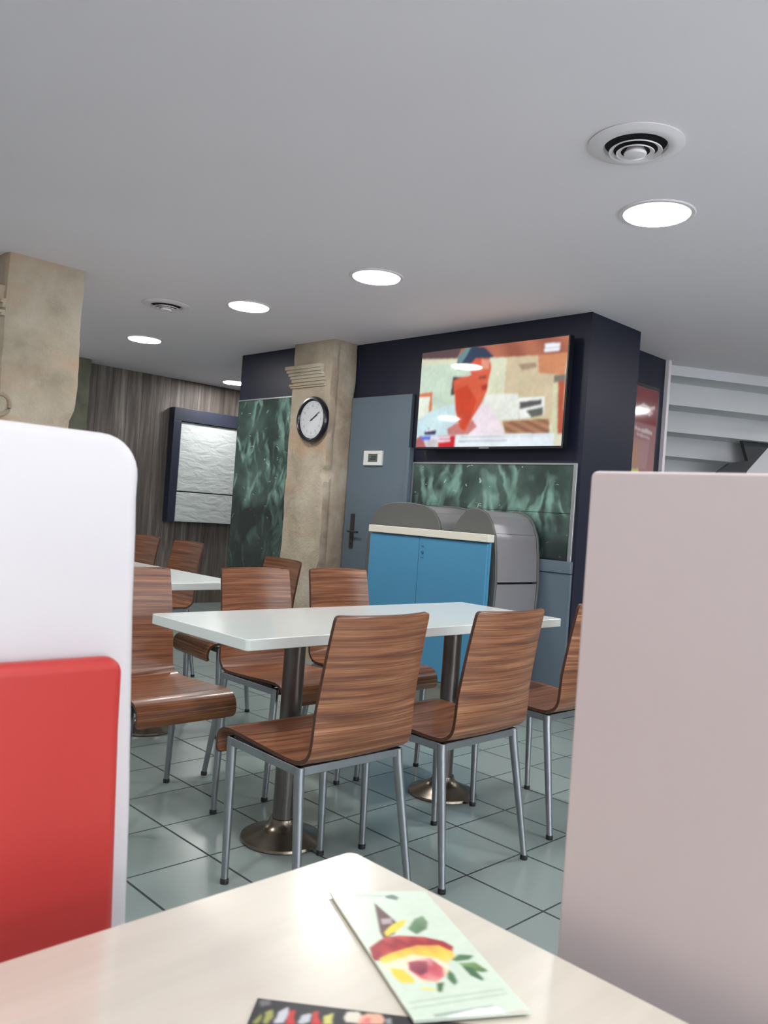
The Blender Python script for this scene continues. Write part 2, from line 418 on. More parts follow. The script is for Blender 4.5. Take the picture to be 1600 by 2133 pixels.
# ---- rough stone shapes
def rough_box(b, lo, hi, step=.035, amp=.006, dents=()):
    lo = Vector(lo); hi = Vector(hi); d = hi-lo
    n = [max(1, int(round(d[i]/step))) for i in range(3)]
    cache = {}
    def V(i, j, k):
        if (i, j, k) not in cache:
            p = Vector((lo.x+d.x*i/n[0], lo.y+d.y*j/n[1], lo.z+d.z*k/n[2]))
            nv = noise.noise_vector(p*7)*amp + noise.noise_vector(p*26)*amp*.5
            c = (lo+hi)/2
            inw = Vector((c.x-p.x, c.y-p.y, 0))
            ed = sum(1 for a, m in ((i, n[0]), (j, n[1])) if a in (0, m))
            q = p+Vector((nv.x, nv.y, 0 if k in (0, n[2]) else nv.z))
            if ed == 2: q += inw.normalized()*(.008+.010*abs(noise.noise(p*9)))
            for (dc, r, dp) in dents:
                t = (p-Vector(dc)).length/r
                if t < 1: q += inw.normalized()*dp*(1-t*t)
            cache[(i, j, k)] = b.bm.verts.new(q)
        return cache[(i, j, k)]
    def quad(a, b2, c, d2): b.bm.faces.new((V(*a), V(*b2), V(*c), V(*d2)))
    for i in range(n[0]):
        for j in range(n[1]):
            for k in (0, n[2]): quad((i, j, k), (i+1, j, k), (i+1, j+1, k), (i, j+1, k))
    for i in range(n[0]):
        for k in range(n[2]):
            for j in (0, n[1]): quad((i, j, k), (i+1, j, k), (i+1, j, k+1), (i, j, k+1))
    for j in range(n[1]):
        for k in range(n[2]):
            for i in (0, n[0]): quad((i, j, k), (i, j+1, k), (i, j+1, k+1), (i, j, k+1))
    return b
def capital(b, x, y0, y1, z):
    """three-stepped moulding across the pillar's -X face"""
    for (z0, z1, p) in ((z-.028, z, .056), (z-.05, z-.028, .046), (z-.072, z-.05, .032), (z-.095, z-.072, .020), (z-.12, z-.095, .010), (z-.150, z-.135, .022), (z-.165, z-.150, .012)):
        rough_box(b, (x-p, y0-.004 if p < .03 else y0+.02, z0), (x+.02, y1+p*.75, z1), .03, .003)
    return b
pil = thing('stone_pillar', 'old limestone pillar with moulded capital carrying the round clock beside the grey door', 'pillar', (0, 0, 0))
b = rough_box(B(), (3.985, 4.738, 0), (4.058, 5.225, HC), .03, .006, [((3.985, 4.74, 1.41), .055, .05), ((3.985, 4.74, 1.30), .05, .02), ((3.985, 4.74, .66), .07, .03)])
b = rough_box(b, (4.05, 4.738, 0), (4.232, 5.10, HC), .035, .005)
o = obj('shaft', b, [M['stone'], M['stone_pink']], pil, smooth=True)
for p in o.data.polygons:
    if p.normal.y < -.6 : p.material_index = 1
obj('capital', capital(B(), 3.985, 4.80, 5.225, 2.235), M['stone'], pil, smooth=True)
pil2 = thing('stone_pillar', 'broad freestanding limestone pillar at the left edge above the white booth back', 'pillar', (0, 0, 0))
b = rough_box(B(), (1.605, 4.71, 0), (2.045, 5.10, HC), .035, .007, [((2.03, 4.71, 1.50), .10, .05), ((1.80, 4.71, 2.1), .12, .006)])
obj('shaft', b, M['stone'], pil2, smooth=True)
obj('capital', capital(B(), 1.605, 4.71, 5.12, 2.235), M['stone'], pil2, smooth=True)
b = B()
ring = [(1.615+.052*math.cos(t), 4.708, 1.585+.056*math.sin(t)) for t in [math.radians(a) for a in range(-100, 120, 12)]]
b.tube(ring, .012, 8); obj('carved_ring', b, M['stone_pink'], pil2, smooth=True)
tag(obj('stone_jamb', rough_box(B(), (3.20, 7.72, 0), (3.47, 7.935, HC), .05, .008), M['stone_green'], smooth=True), 'greenish stone jamb at the left end of the grey wood wall', 'pillar')

# ---- decorated wall panels
def foil_panel(label, x, y0, y1, z0, z1, right=True, left=True, seam=None):
    t = thing('wall_panel', label, 'wall panel', (x, (y0+y1)/2, z0), 0, 'green patterned wall panels')
    def bb(lo, hi): return B().box((lo[0]-x, lo[1]-(y0+y1)/2, lo[2]-z0), (hi[0]-x, hi[1]-(y0+y1)/2, hi[2]-z0))
    if seam:
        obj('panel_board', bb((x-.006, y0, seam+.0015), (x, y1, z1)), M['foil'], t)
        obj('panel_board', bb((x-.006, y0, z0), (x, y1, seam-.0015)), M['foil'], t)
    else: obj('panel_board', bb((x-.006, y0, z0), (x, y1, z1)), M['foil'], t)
    obj('metal_edging', bb((x-.012, y0, z1), (x, y1, z1+.010)), M['alu'], t)
    if right: obj('metal_edging', bb((x-.016, y0-.026, z0-.012), (x, y0, z1+.010)), M['alu'], t, bevel=.003)
    if left: obj('metal_edging', bb((x-.012, y1, z0), (x, y1+.012, z1+.010)), M['alu'], t)
    return t
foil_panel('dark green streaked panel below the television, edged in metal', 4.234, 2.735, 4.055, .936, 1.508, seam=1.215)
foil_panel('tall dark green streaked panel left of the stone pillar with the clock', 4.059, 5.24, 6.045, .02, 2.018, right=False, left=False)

# ---- staircase seen from beneath
st = thing('staircase', 'underside of a grey staircase rising at the right under the ceiling', 'staircase', (5.85, 3.01, 0), math.radians(-30.4))
b = B(); zs = [HC, 2.343, 2.17, 1.994, 1.82, 1.645, 1.47, 1.295, 1.12, .945, .77, .595, .42, .245, .07]
for i in range(1, len(zs)):
    y = .29*(i-1)
    s0 = -.02 if i < 2 else .0
    b.box((s0, y, zs[i]), (1.70, y+.02, zs[i-1] if i > 1 else HC-.001))
    b.box((s0, y+.02, zs[i]), (1.70, y+.31, zs[i]+.02))
obj('steps', b, M['stair'], st)
obj('dark_slab', B().prism([(1.18, 1.995), (1.47, 2.03), (1.47, 1.985), (1.25, 1.735), (1.20, 1.60), (.90, 1.60), (.97, 1.71), (1.07, 1.785), (1.25, 1.824)], .66, .70, lambda u, v, w: (u, w, v)), M['stair_dark'], st)  # flat dark grey slab of irregular outline, right of the steps' middle
obj('side_board', B().prism([(1.471, 1.985), (1.9, 2.05), (1.9, 1.5), (1.21, 1.6), (1.251, 1.735)], .66, .70, lambda u, v, w: (u, w, v)), M['stair'], st)

# ---- poster on the set-back wall
po = thing('poster', 'pinkish red framed poster on the dark wall between television corner and staircase', 'poster', (5.3, 2.955, 1.6))
obj('frame', B().box((-.30, -.012, -.62), (.298, 0, .592)), M['black_plastic'], po, bevel=.003)
PP = {'r': [(0, .78), (1, .78), (1, 1), (0, 1)], 's1': [(.42, .86), (.62, .90), (.80, .885), (.92, .90), (.92, .885), (.78, .87), (.62, .88), (.45, .845)],
      's2': [(.60, .86), (.78, .85), (.90, .855), (.80, .835), (.63, .84)], 's3': [(.44, .75), (.60, .74), (.75, .75), (.90, .735), (.9, .72), (.62, .725), (.45, .735)],
      's4': [(.50, .715), (.85, .70), (.85, .69), (.5, .70)], 'y': [(.38, .28), (.62, .28), (.66, .42), (.60, .50), (.42, .49), (.36, .40)],
      'p': [(.3, .5), (.8, .5), (.85, .68), (.3, .68)], 'g': [(.70, .2), (.95, .2), (.95, .48), (.74, .46)], 'o': [(.40, .50), (.58, .52), (.55, .66), (.42, .64)]}
img = paint(90, 180, (168, 122, 124), [('r', (140, 72, 76)), ('p', (178, 138, 138)), ('o', (186, 140, 118)), ('g', (150, 140, 140)), ('y', (205, 206, 120)),
      ('s1', (225, 205, 205)), ('s2', (220, 190, 190)), ('s3', (222, 200, 200)), ('s4', (210, 188, 188))], PP, 2)
print_mesh('printed_picture', img, lambda u, v: (-.27+u*.55, -.0135, -.59+v*1.155), M['print_poster'], po)

# ---- sign box on the wood wall
sg = thing('sign_box', 'navy boxed sign with two white rough plaster boards on the wood wall', 'sign', (5.06, 7.94, .89))
b = B().box((-.60, -.10, 0), (-.51, 0, 1.08)).box((-.60, -.10, 1.08), (.62, 0, 1.22)).box((.55, -.10, 0), (.62, 0, 1.08)).box((-.51, -.02, 0), (.55, 0, 1.08))
obj('frame', b, M['slate'], sg, bevel=.004)
obj('board', B().box((-.495, -.075, .335), (.54, -.02, 1.075)), M['plaster'], sg, bevel=.004)
obj('board', B().box((-.505, -.075, .005), (.54, -.02, .322)), M['plaster'], sg, bevel=.004)

# ================================================================== CEILING LIGHTS AND VENTS
def downlight(x, y, label, group='round recessed ceiling lights'):
    t = thing('ceiling_light', label, 'ceiling light', (x, y, HC), 0, group)
    obj('trim_ring', B().lathe([(.129, -.001), (.131, -.007), (.145, -.006), (.150, -.001)], 56, closed=True), M['white_metal'], t, smooth=True)
    obj('diffuser', B().lathe([(0, -.004), (.128, -.004), (.129, -.001), (0, -.001)], 56), M['lamp'], t)
    ld = bpy.data.lights.new('lamp_light', 'AREA'); ld.shape = 'DISK'; ld.size = .25; ld.energy = LAMP_W; ld.color = LAMP_COL
    lo = bpy.data.objects.new('lamp_light', ld); COL.objects.link(lo); lo.parent = t; lo.location = (0, 0, -.012)
    ld.cycles.is_caustics_light = False if hasattr(ld.cycles, 'is_caustics_light') else False
    lo.visible_camera = True
    return t
downlight(3.03, 1.66, 'large round recessed light under the big vent, nearest on the right')
downlight(3.03, 3.29, 'round recessed light in the middle of the ceiling, second nearest')
downlight(3.04, 4.50, 'round recessed light between the middle one and the small far vent')
downlight(3.23, 6.24, 'round recessed light before the wood wall, leftmost in the row')
downlight(4.93, 7.45, 'small far light partly hidden behind the navy wall corner')
for x, y in ((.35, 1.66), (.35, 3.29), (.1, 5.3), (.4, 7.0), (.35, 0), (3.03, 0), (.35, -1.66), (3.03, -1.66), (5.7, .2), (5.9, 1.4), (7.9, 1.46), (7.6, 4.6), (7.3, 7.2)):
    downlight(x, y, 'round recessed ceiling light outside the picture', 'ceiling lights beyond the picture')

def vent(x, y, label):
    t = thing('ceiling_vent', label, 'air vent', (x, y, HC), 0, 'round ceiling vents')
    obj('vent_throat', B().lathe([(0, -.0015), (.112, -.0015), (.112, -.0005), (0, -.0005)], 48), M['vent_dark'], t)
    obj('outer_flange', B().lathe([(.155, -.001), (.156, -.005), (.135, -.013), (.112, -.017), (.104, -.013), (.100, -.002), (.104, -.002), (.11, -.006)], 56, closed=True), M['white_metal'], t, smooth=True)
    for r0, r1, z0, z1 in ((.077, .086, -.019, -.025), (.053, .062, -.024, -.030)):
        obj('louvre_ring', B().lathe([(r0, z0), (r1, z1), (r1-.001, z1-.003), (r0-.006, z0-.002)], 56, closed=True), M['white_metal'], t, smooth=True)
    obj('centre_cone', B().lathe([(.026, -.012), (.037, -.033), (.034, -.040), (.020, -.043), (0, -.044)], 48), M['white_metal'], t, smooth=True)
    return t
vent(2.44, 1.43, 'large round white vent beside the nearest ceiling light')
vent(2.72, 4.99, 'small far round vent between the two left ceiling lights')

# ================================================================== TELEVISION, CLOCK, THERMOSTAT
TVP = {
 'beam':[[0.0, 1.0], [1.0, 1.0], [0.999, 0.836], [0.614, 0.86], [0.153, 0.913], [0.009, 0.932]],
 'beamdark':[[0.0, 1.0], [0.301, 1.005], [0.274, 0.904], [-0.005, 0.934]],
 'right_orange':[[0.821, 0.849], [1.002, 0.846], [0.988, 0.643], [0.832, 0.681]],
 'right_frame_dark':[[0.925, 0.649], [0.998, 0.647], [0.995, 0.579], [0.93, 0.574]],
 'right_red':[[0.953, 0.588], [0.995, 0.584], [1.001, 0.112], [0.97, 0.113]],
 'right_white':[[0.923, 0.575], [0.954, 0.583], [0.967, 0.113], [0.939, 0.113]],
 'smudge':[[0.694, 0.783], [0.811, 0.78], [0.821, 0.736], [0.728, 0.719]],
 'brick':[[0.622, 0.242], [0.916, 0.254], [0.924, 0.119], [0.645, 0.123]],
 'whiteb':[[0.495, 0.511], [0.711, 0.506], [0.727, 0.261], [0.574, 0.255], [0.486, 0.408]],
 'picframe':[[0.715, 0.456], [0.881, 0.46], [0.882, 0.288], [0.734, 0.261]],
 'picdark':[[0.724, 0.422], [0.865, 0.434], [0.865, 0.386], [0.729, 0.35]],
 'picdark2':[[0.767, 0.337], [0.873, 0.364], [0.878, 0.288], [0.807, 0.269]],
 'leftorange':[[-0.001, 0.572], [0.103, 0.576], [0.107, 0.37], [0.084, 0.371], [0.075, 0.524], [0.002, 0.529]],
 'leftwhite':[[-0.003, 0.529], [0.088, 0.529], [0.074, 0.323], [-0.003, 0.301]],
 'shirtL':[[0.003, 0.276], [0.106, 0.382], [0.235, 0.435], [0.278, 0.432], [0.314, 0.123], [-0.001, 0.053]],
 'shirtR':[[0.445, 0.411], [0.501, 0.419], [0.589, 0.278], [0.645, 0.118], [0.288, 0.123], [0.386, 0.18]],
 'face':[[0.341, 0.895], [0.504, 0.874], [0.522, 0.77], [0.507, 0.647], [0.504, 0.556], [0.475, 0.443], [0.441, 0.353], [0.412, 0.285], [0.371, 0.157], [0.336, 0.17], [0.286, 0.373], [0.272, 0.527], [0.254, 0.671], [0.319, 0.711], [0.385, 0.716]],
 'facedark':[[0.277, 0.574], [0.358, 0.626], [0.433, 0.469], [0.409, 0.331], [0.362, 0.169], [0.326, 0.194], [0.286, 0.373]],
 'faceHi':[[0.449, 0.87], [0.506, 0.851], [0.503, 0.761], [0.454, 0.778]],
 'hair':[[0.251, 0.718], [0.319, 0.711], [0.385, 0.716], [0.356, 0.661], [0.283, 0.621], [0.276, 0.527], [0.242, 0.53]],
 'cap':[[0.27, 0.822], [0.281, 0.926], [0.335, 0.989], [0.4, 1.002], [0.466, 0.981], [0.509, 0.918], [0.535, 0.876], [0.504, 0.868], [0.408, 0.881], [0.37, 0.822], [0.348, 0.778], [0.281, 0.786]],
 'caphi':[[0.273, 0.916], [0.335, 1.0], [0.368, 0.995], [0.34, 0.918], [0.295, 0.831]],
 'mouth':[[0.457, 0.605], [0.501, 0.613], [0.504, 0.556], [0.468, 0.559]],
 'eye':[[0.435, 0.699], [0.491, 0.705], [0.489, 0.671], [0.441, 0.67]],
 'neckcollar':[[0.233, 0.184], [0.306, 0.253], [0.362, 0.157], [0.413, 0.273], [0.45, 0.202], [0.389, 0.122], [0.245, 0.124]],
 'logo':[[0.857, 0.946], [0.951, 0.943], [0.95, 0.906], [0.863, 0.908]],
 'logo2':[[0.857, 0.903], [0.951, 0.901], [0.949, 0.869], [0.859, 0.873]],
 'chy_red':[[0.167, 0.119], [0.302, 0.117], [0.3, 0.001], [0.174, 0.0]],
 'chy_white':[[0.301, 0.123], [0.952, 0.115], [0.949, -0.0], [0.3, 0.001]],
 'chyt1':[[0.34, 0.105], [0.869, 0.101], [0.869, 0.092], [0.341, 0.093]],
 'chyt2':[[0.326, 0.064], [0.664, 0.067], [0.664, 0.056], [0.327, 0.049]],
 'chan_blue':[[0.041, 0.115], [0.113, 0.12], [0.111, 0.077], [0.043, 0.078]],
 'chan_dark':[[0.057, 0.152], [0.09, 0.2], [0.155, 0.174], [0.148, 0.132], [0.068, 0.127]],
 'chan_w':[[0.073, 0.188], [0.127, 0.193], [0.137, 0.177], [0.074, 0.166]],
 'chan_w2':[[0.114, 0.114], [0.259, 0.112], [0.261, 0.088], [0.116, 0.083]],
 'chan_w3':[[0.169, 0.077], [0.265, 0.078], [0.262, 0.058], [0.171, 0.053]],
 'chan_grey':[[0.085, 0.071], [0.161, 0.077], [0.156, 0.0], [0.085, 0.0]],
 'pinkbl':[[-0.006, 0.091], [0.04, 0.127], [0.085, 0.0], [0.0, 0.0]],
}
def hatch(c0, c1, f):
    a = np.array(srgb(*c0)[:3]); c = np.array(srgb(*c1)[:3])
    def g(U, V): return a+(c-a)*(.5+.5*np.sin(U*f+V*f*2.1+3*np.sin(V*17)))[:, None]
    return g
img = paint(300, 170, (214, 216, 190), [
    ([(0, 0), (.5, 0), (.5, .86), (0, .86)], (196, 214, 196)), ([(.62, .2), (1, .2), (1, .86), (.62, .86)], (205, 190, 158)),
    ('beam', hatch((150, 84, 66), (178, 108, 84), 26)), ('beamdark', (92, 70, 72)), ('right_orange', (206, 138, 98)), ('smudge', (164, 142, 116)),
    ('right_frame_dark', (120, 112, 104)), ('right_red', (176, 84, 58)), ('right_white', (205, 205, 170)),
    ('brick', hatch((138, 92, 70), (176, 130, 98), 60)), ('whiteb', (226, 230, 222)), ('picframe', (236, 238, 236)), ('picdark', (84, 84, 82)), ('picdark2', (94, 96, 92)),
    ('leftorange', (208, 120, 78)), ('leftwhite', (226, 232, 218)), ('shirtL', (196, 222, 226)), ('shirtR', (232, 220, 228)),
    ('neckcollar', (196, 122, 118)), ('hair', (84, 66, 66)), ('face', (212, 92, 62)), ('facedark', (200, 66, 34)), ('faceHi', (222, 150, 128)), ('mouth', (168, 50, 40)), ('eye', (150, 60, 48)),
    ('cap', (44, 60, 84)), ('caphi', (100, 136, 140)), ('logo', (236, 240, 248)), ('logo2', (236, 240, 248)),
    ('pinkbl', (172, 92, 96)), ('chan_grey', (196, 190, 196)), ('chan_dark', (48, 46, 92)), ('chan_w', (235, 235, 245)), ('chan_blue', (96, 110, 220)),
    ('chy_red', (206, 26, 40)), ('chan_w2', (232, 222, 240)), ('chan_w3', (240, 225, 235)), ('chy_white', (226, 236, 242)), ('chyt1', (180, 176, 178)), ('chyt2', (170, 170, 180))], TVP, 5)
img = mottle(mottle(img, .07, 5, 3), .10, 17, 5)
tv = thing('television', 'flat television showing a man in a dark cap, on the navy wall', 'television', (4.235, 3.373, 1.94))
obj('housing', B().box((-.094, -.602, -.342), (-.045, .602, .338)).box((-.045, -.45, -.25), (-.03, .45, .25)), M['black_plastic'], tv, bevel=.004)
obj('wall_mount', B().box((-.03, -.2, -.15), (0, .2, .15)), M['frame_dark'], tv)
print_mesh('screen', img, lambda u, v: (-.0955, .594-u*1.188, -.326+v*.655), M['screen'], tv)
obj('maker_badge', B().box((-.096, -.05, -.338), (-.094, .03, -.332)), M['alu'], tv)

ck = thing('wall_clock', 'round wall clock with black rim and white dial on the stone pillar', 'clock', (3.975, 4.90, 1.812))
obj('rim', B().lathe([(0, 0), (.172, 0), (.177, .010), (.176, .028), (.168, .040), (.156, .042), (.148, .034), (.146, .018), (0, .016)], 64, axis='-x'), M['clock_rim'], ck, smooth=True)
dial = obj('dial', B().lathe([(0, .0245), (.143, .0245), (.143, .022), (0, .022)], 64, axis='-x'), plain('clock_dial', srgb(206, 208, 212), .12), ck)
b = B()
for i in range(60):
    a = 2*PI*i/60; L = .012 if i % 5 == 0 else .005
    for_r = .128; wd = .0018 if i % 5 == 0 else .0008
    Mx = Matrix.Rotation(a, 4, 'X')
    b.box((-.0253, -wd, for_r-L+.006), (-.0246, wd, for_r+.006), Mx)
greyink = plain('dial_ink', srgb(132, 132, 138), .5)
obj('minute_marks', b, greyink, dial)
def text_mesh(s, size):
    cu = bpy.data.curves.new('numeral', 'FONT'); cu.body = s; cu.size = size; cu.align_x = 'CENTER'; cu.align_y = 'CENTER'; cu.extrude = .0003
    o = bpy.data.objects.new('numeral', cu); COL.objects.link(o)
    me = bpy.data.meshes.new_from_object(o.evaluated_get(bpy.context.evaluated_depsgraph_get()))
    bpy.data.objects.remove(o); bpy.data.curves.remove(cu); return me
for i in range(1, 13):
    a = 2*PI*i/12
    me = text_mesh(str(i), .026); me.transform(Matrix(((0, 0, -1, 0), (-1, 0, 0, 0), (0, 1, 0, 0), (0, 0, 0, 1))))
    o = link('numeral', me, greyink, dial, (-.0250, -.103*math.sin(a), .103*math.cos(a)))
def hand(ang, L, wd, x):
    Mx = Matrix.Rotation(math.radians(ang), 4, 'X')
    return B().box((-x-.001, -wd, -.02), (-x, wd, L), Mx)
obj('hour_hand', hand(62, .072, .0035, .027), plain('grey_hands', srgb(70, 72, 78), .4), ck)
obj('minute_hand', hand(57, .100, .0024, .029), M['frame_dark'], ck)
obj('hand_pivot', B().lathe([(0, .031), (.006, .031), (.006, .025), (0, .025)], 20, axis='-x'), M['frame_dark'], ck)

th = thing('thermostat', 'small white square thermostat with grey display on the grey door', 'thermostat', (4.205, 4.45, 1.543))
b = B()
for lo, hi in (((-.098, -.054), (.098, -.030)), ((-.098, .030), (.098, .054)), ((-.098, -.030), (-.052, .030)), ((.052, -.030), (.098, .030))):
    b.box((-.018, lo[0], lo[1]), (0, hi[0], hi[1]))
obj('casing', b, M['white_plastic'], th, bevel=.002)
obj('display', B().box((-.012, -.052, -.030), (0, .052, .030)), M['grey_lcd'], th)
obj('display_symbols', B().box((-.0125, -.035, .005), (-.012, .02, .012)).box((-.0125, -.03, -.012), (-.012, .035, -.004)), M['frame_dark'], th)

# ================================================================== BLUE CABINET AND WASTE BINS
cb = thing('blue_cabinet', 'blue two-door cabinet with cream top in front of the steel bins', 'cabinet', (3.735, 3.413, 0))
obj('body', B().box((-.015, -.483, .16), (.004, .486, 1.012)), M['blue'], cb)
obj('door', B().box((-.035, .048, .165), (-.016, .486, 1.006)), M['blue'], cb, bevel=.002)
d2 = obj('door', B().box((-.035, -.483, .165), (-.016, .045, 1.006)), M['blue'], cb, bevel=.002)
lk = plain('blue_lock', srgb(52, 104, 140), .5)
obj('lock', B().lathe([(0, .006), (.009, .006), (.010, 0), (0, 0)], 20, c=(-.035, .013, .92), axis='-x'), lk, d2)
for zz in (.955, .885): obj('lock_mark', B().box((-.039, .005, zz), (-.035, .023, zz+.005)), lk, d2)
obj('worktop', B().box((-.045, -.494, 1.016), (.012, .496, 1.061)), M['cream_edge'], cb, bevel=.003)
obj('plinth', B().box((-.02, -.47, 0), (.015, .47, .16)), M['plinth'], cb)

def waste_bin(label, prof, seam_z, flap_z, x0=3.762, x1=4.198):
    ys = [p[0] for p in prof]; yc = (min(ys)+max(ys))/2
    t = thing('waste_bin', label, 'waste bin', ((x0+x1)/2, yc, 0), 0, 'steel hooded waste bins'); xc = (x0+x1)/2
    f = lambda u, v, w: (w-xc, u-yc, v)
    obj('side_panel', B().prism(prof, x0, x0+.02, f), M['bin_side'], t, bevel=.004)
    obj('side_panel', B().prism(prof, x1-.02, x1, f), M['bin_side'], t, bevel=.004)
    ins = [((p[0]-yc)*.955+yc, p[1]-.012 if p[1] > .1 else .02) for p in prof]
    def band(za, zb, front=True):
        """strip of the shell between two heights on the front, as a solid slab"""
        pts = [p for p in ins]
        out = []
        n = len(pts)
        for i in range(n-1):
            a, c = pts[i], pts[i+1]
            for tt in range(8):
                u = tt/8; out.append((a[0]+(c[0]-a[0])*u, a[1]+(c[1]-a[1])*u))
        out.append(pts[-1])
        pk = max(range(len(out)), key=lambda i: out[i][1])
        fr = out[:pk+1]
        sel = [p for p in fr if za < p[1] < zb]
        for zc in (za, zb):
            for a, c in zip(fr, fr[1:]):
                if a[1] <= zc <= c[1] and c[1] > a[1]:
                    e = (a[0]+(c[0]-a[0])*(zc-a[1])/(c[1]-a[1]), zc)
                    if zc == za: sel = [e]+sel
                    else: sel = sel+[e]
                    break
        inner = [(p[0]+.012, p[1]-.004) for p in sel]
        return sel+inner[::-1], out[pk:]
    sel, _ = band(.05, flap_z-.013); obj('lower_door', B().prism(sel, x0+.021, x1-.021, f), M['bin_steel'], t, smooth=True)
    sel, _ = band(flap_z, seam_z-.003); obj('flap', B().prism(sel, x0+.021, x1-.021, f), M['bin_steel'], t, smooth=True)
    sel, back = band(seam_z, 9)
    hood = sel[:len(sel)//2]+back; inner = [(p[0]+(yc-p[0])*.05, p[1]-.012) for p in hood]
    obj('hood', B().prism(hood+inner[::-1], x0+.021, x1-.021, f), M['bin_steel'], t, smooth=True)
    obj('inner_box', B().box((x0+.03-xc, min(ys)+.035-yc, .03), (x1-.03-xc, max(ys)-.04-yc, seam_z-.09)), M['darkgap'], t)
    return t
pr = [(2.935, 0), (2.925, .2), (2.91, .5), (2.902, .79), (2.914, .95), (2.93, 1.06), (2.962, 1.135), (3.0, 1.182), (3.05, 1.205), (3.105, 1.212), (3.155, 1.195), (3.20, 1.15), (3.25, 1.085), (3.285, 1.0), (3.30, .8), (3.30, 0)]
waste_bin('steel waste bin with curved hood and flap at the right of the blue cabinet', pr, 1.070, .79)
pr = [(3.345, 0), (3.335, .5), (3.33, .8), (3.335, 1.02), (3.37, 1.12), (3.42, 1.178), (3.49, 1.207), (3.60, 1.219), (3.72, 1.219), (3.81, 1.208), (3.89, 1.185), (3.945, 1.13), (3.98, 1.06), (4.0, .95), (4.0, 0)]
waste_bin('hooded grey waste bin showing only its rounded top over the blue cabinet', pr, 1.06, .79)

# ================================================================== TABLES
def rounded_rect(hx, hy, r, n=6):
    pts = []
    for cx, cy, a0 in ((hx-r, hy-r, 0), (-hx+r, hy-r, 90), (-hx+r, -hy+r, 180), (hx-r, -hy+r, 270)):
        for i in range(n+1):
            a = math.radians(a0+90*i/n); pts.append((cx+r*math.cos(a), cy+r*math.sin(a)))
    return pts
def table(label, cx, cy, hx, hy, poles, mat='table_top', th=.034, z=.75, group=None, rc=.014):
    t = thing('dining_table', label, 'table', (cx, cy, 0), 0, group)
    obj('tabletop', B().prism(rounded_rect(hx, hy, rc), z-th, z, lambda u, v, w: (u, v, w)), M[mat], t, bevel=.003)
    for px, py in poles:
        lg = obj('pedestal', B().lathe([(.037, .05), (.037, z-th-.008), (.0, z-th-.008), (0, .05)], 32, c=(px, py, 0)), M['pole'], t, smooth=True)
        obj('foot_plate', B().lathe([(0, 0), (.138, 0), (.143, .004), (.140, .012), (.115, .022), (.075, .038), (.050, .056), (.044, .075), (0, .078)], 56, c=(px, py, 0)), M['base_steel'], lg, smooth=True)
        obj('mounting_plate', B().box((px-.11, py-.11, z-th-.008), (px+.11, py+.11, z-th-.001)), M['frame_dark'], lg)
    return t
table('long white table in the middle on two steel pedestals', 2.185, 2.215, .80, .278, [(-.40, 0), (.435, .005)])
table('white table behind at the left, half hidden by chairs', 2.045, 3.96, .31, .60, [(0, -.3), (0, .3)], group='white tables at the back')
table('white table farthest back by the wood wall', 2.045, 5.24, .31, .60, [(0, -.3), (0, .3)], group='white tables at the back')
table('cream table in the foreground with flyers on it', .055, .375, .60, .308, [(0, 0)], mat='maple', th=.030)

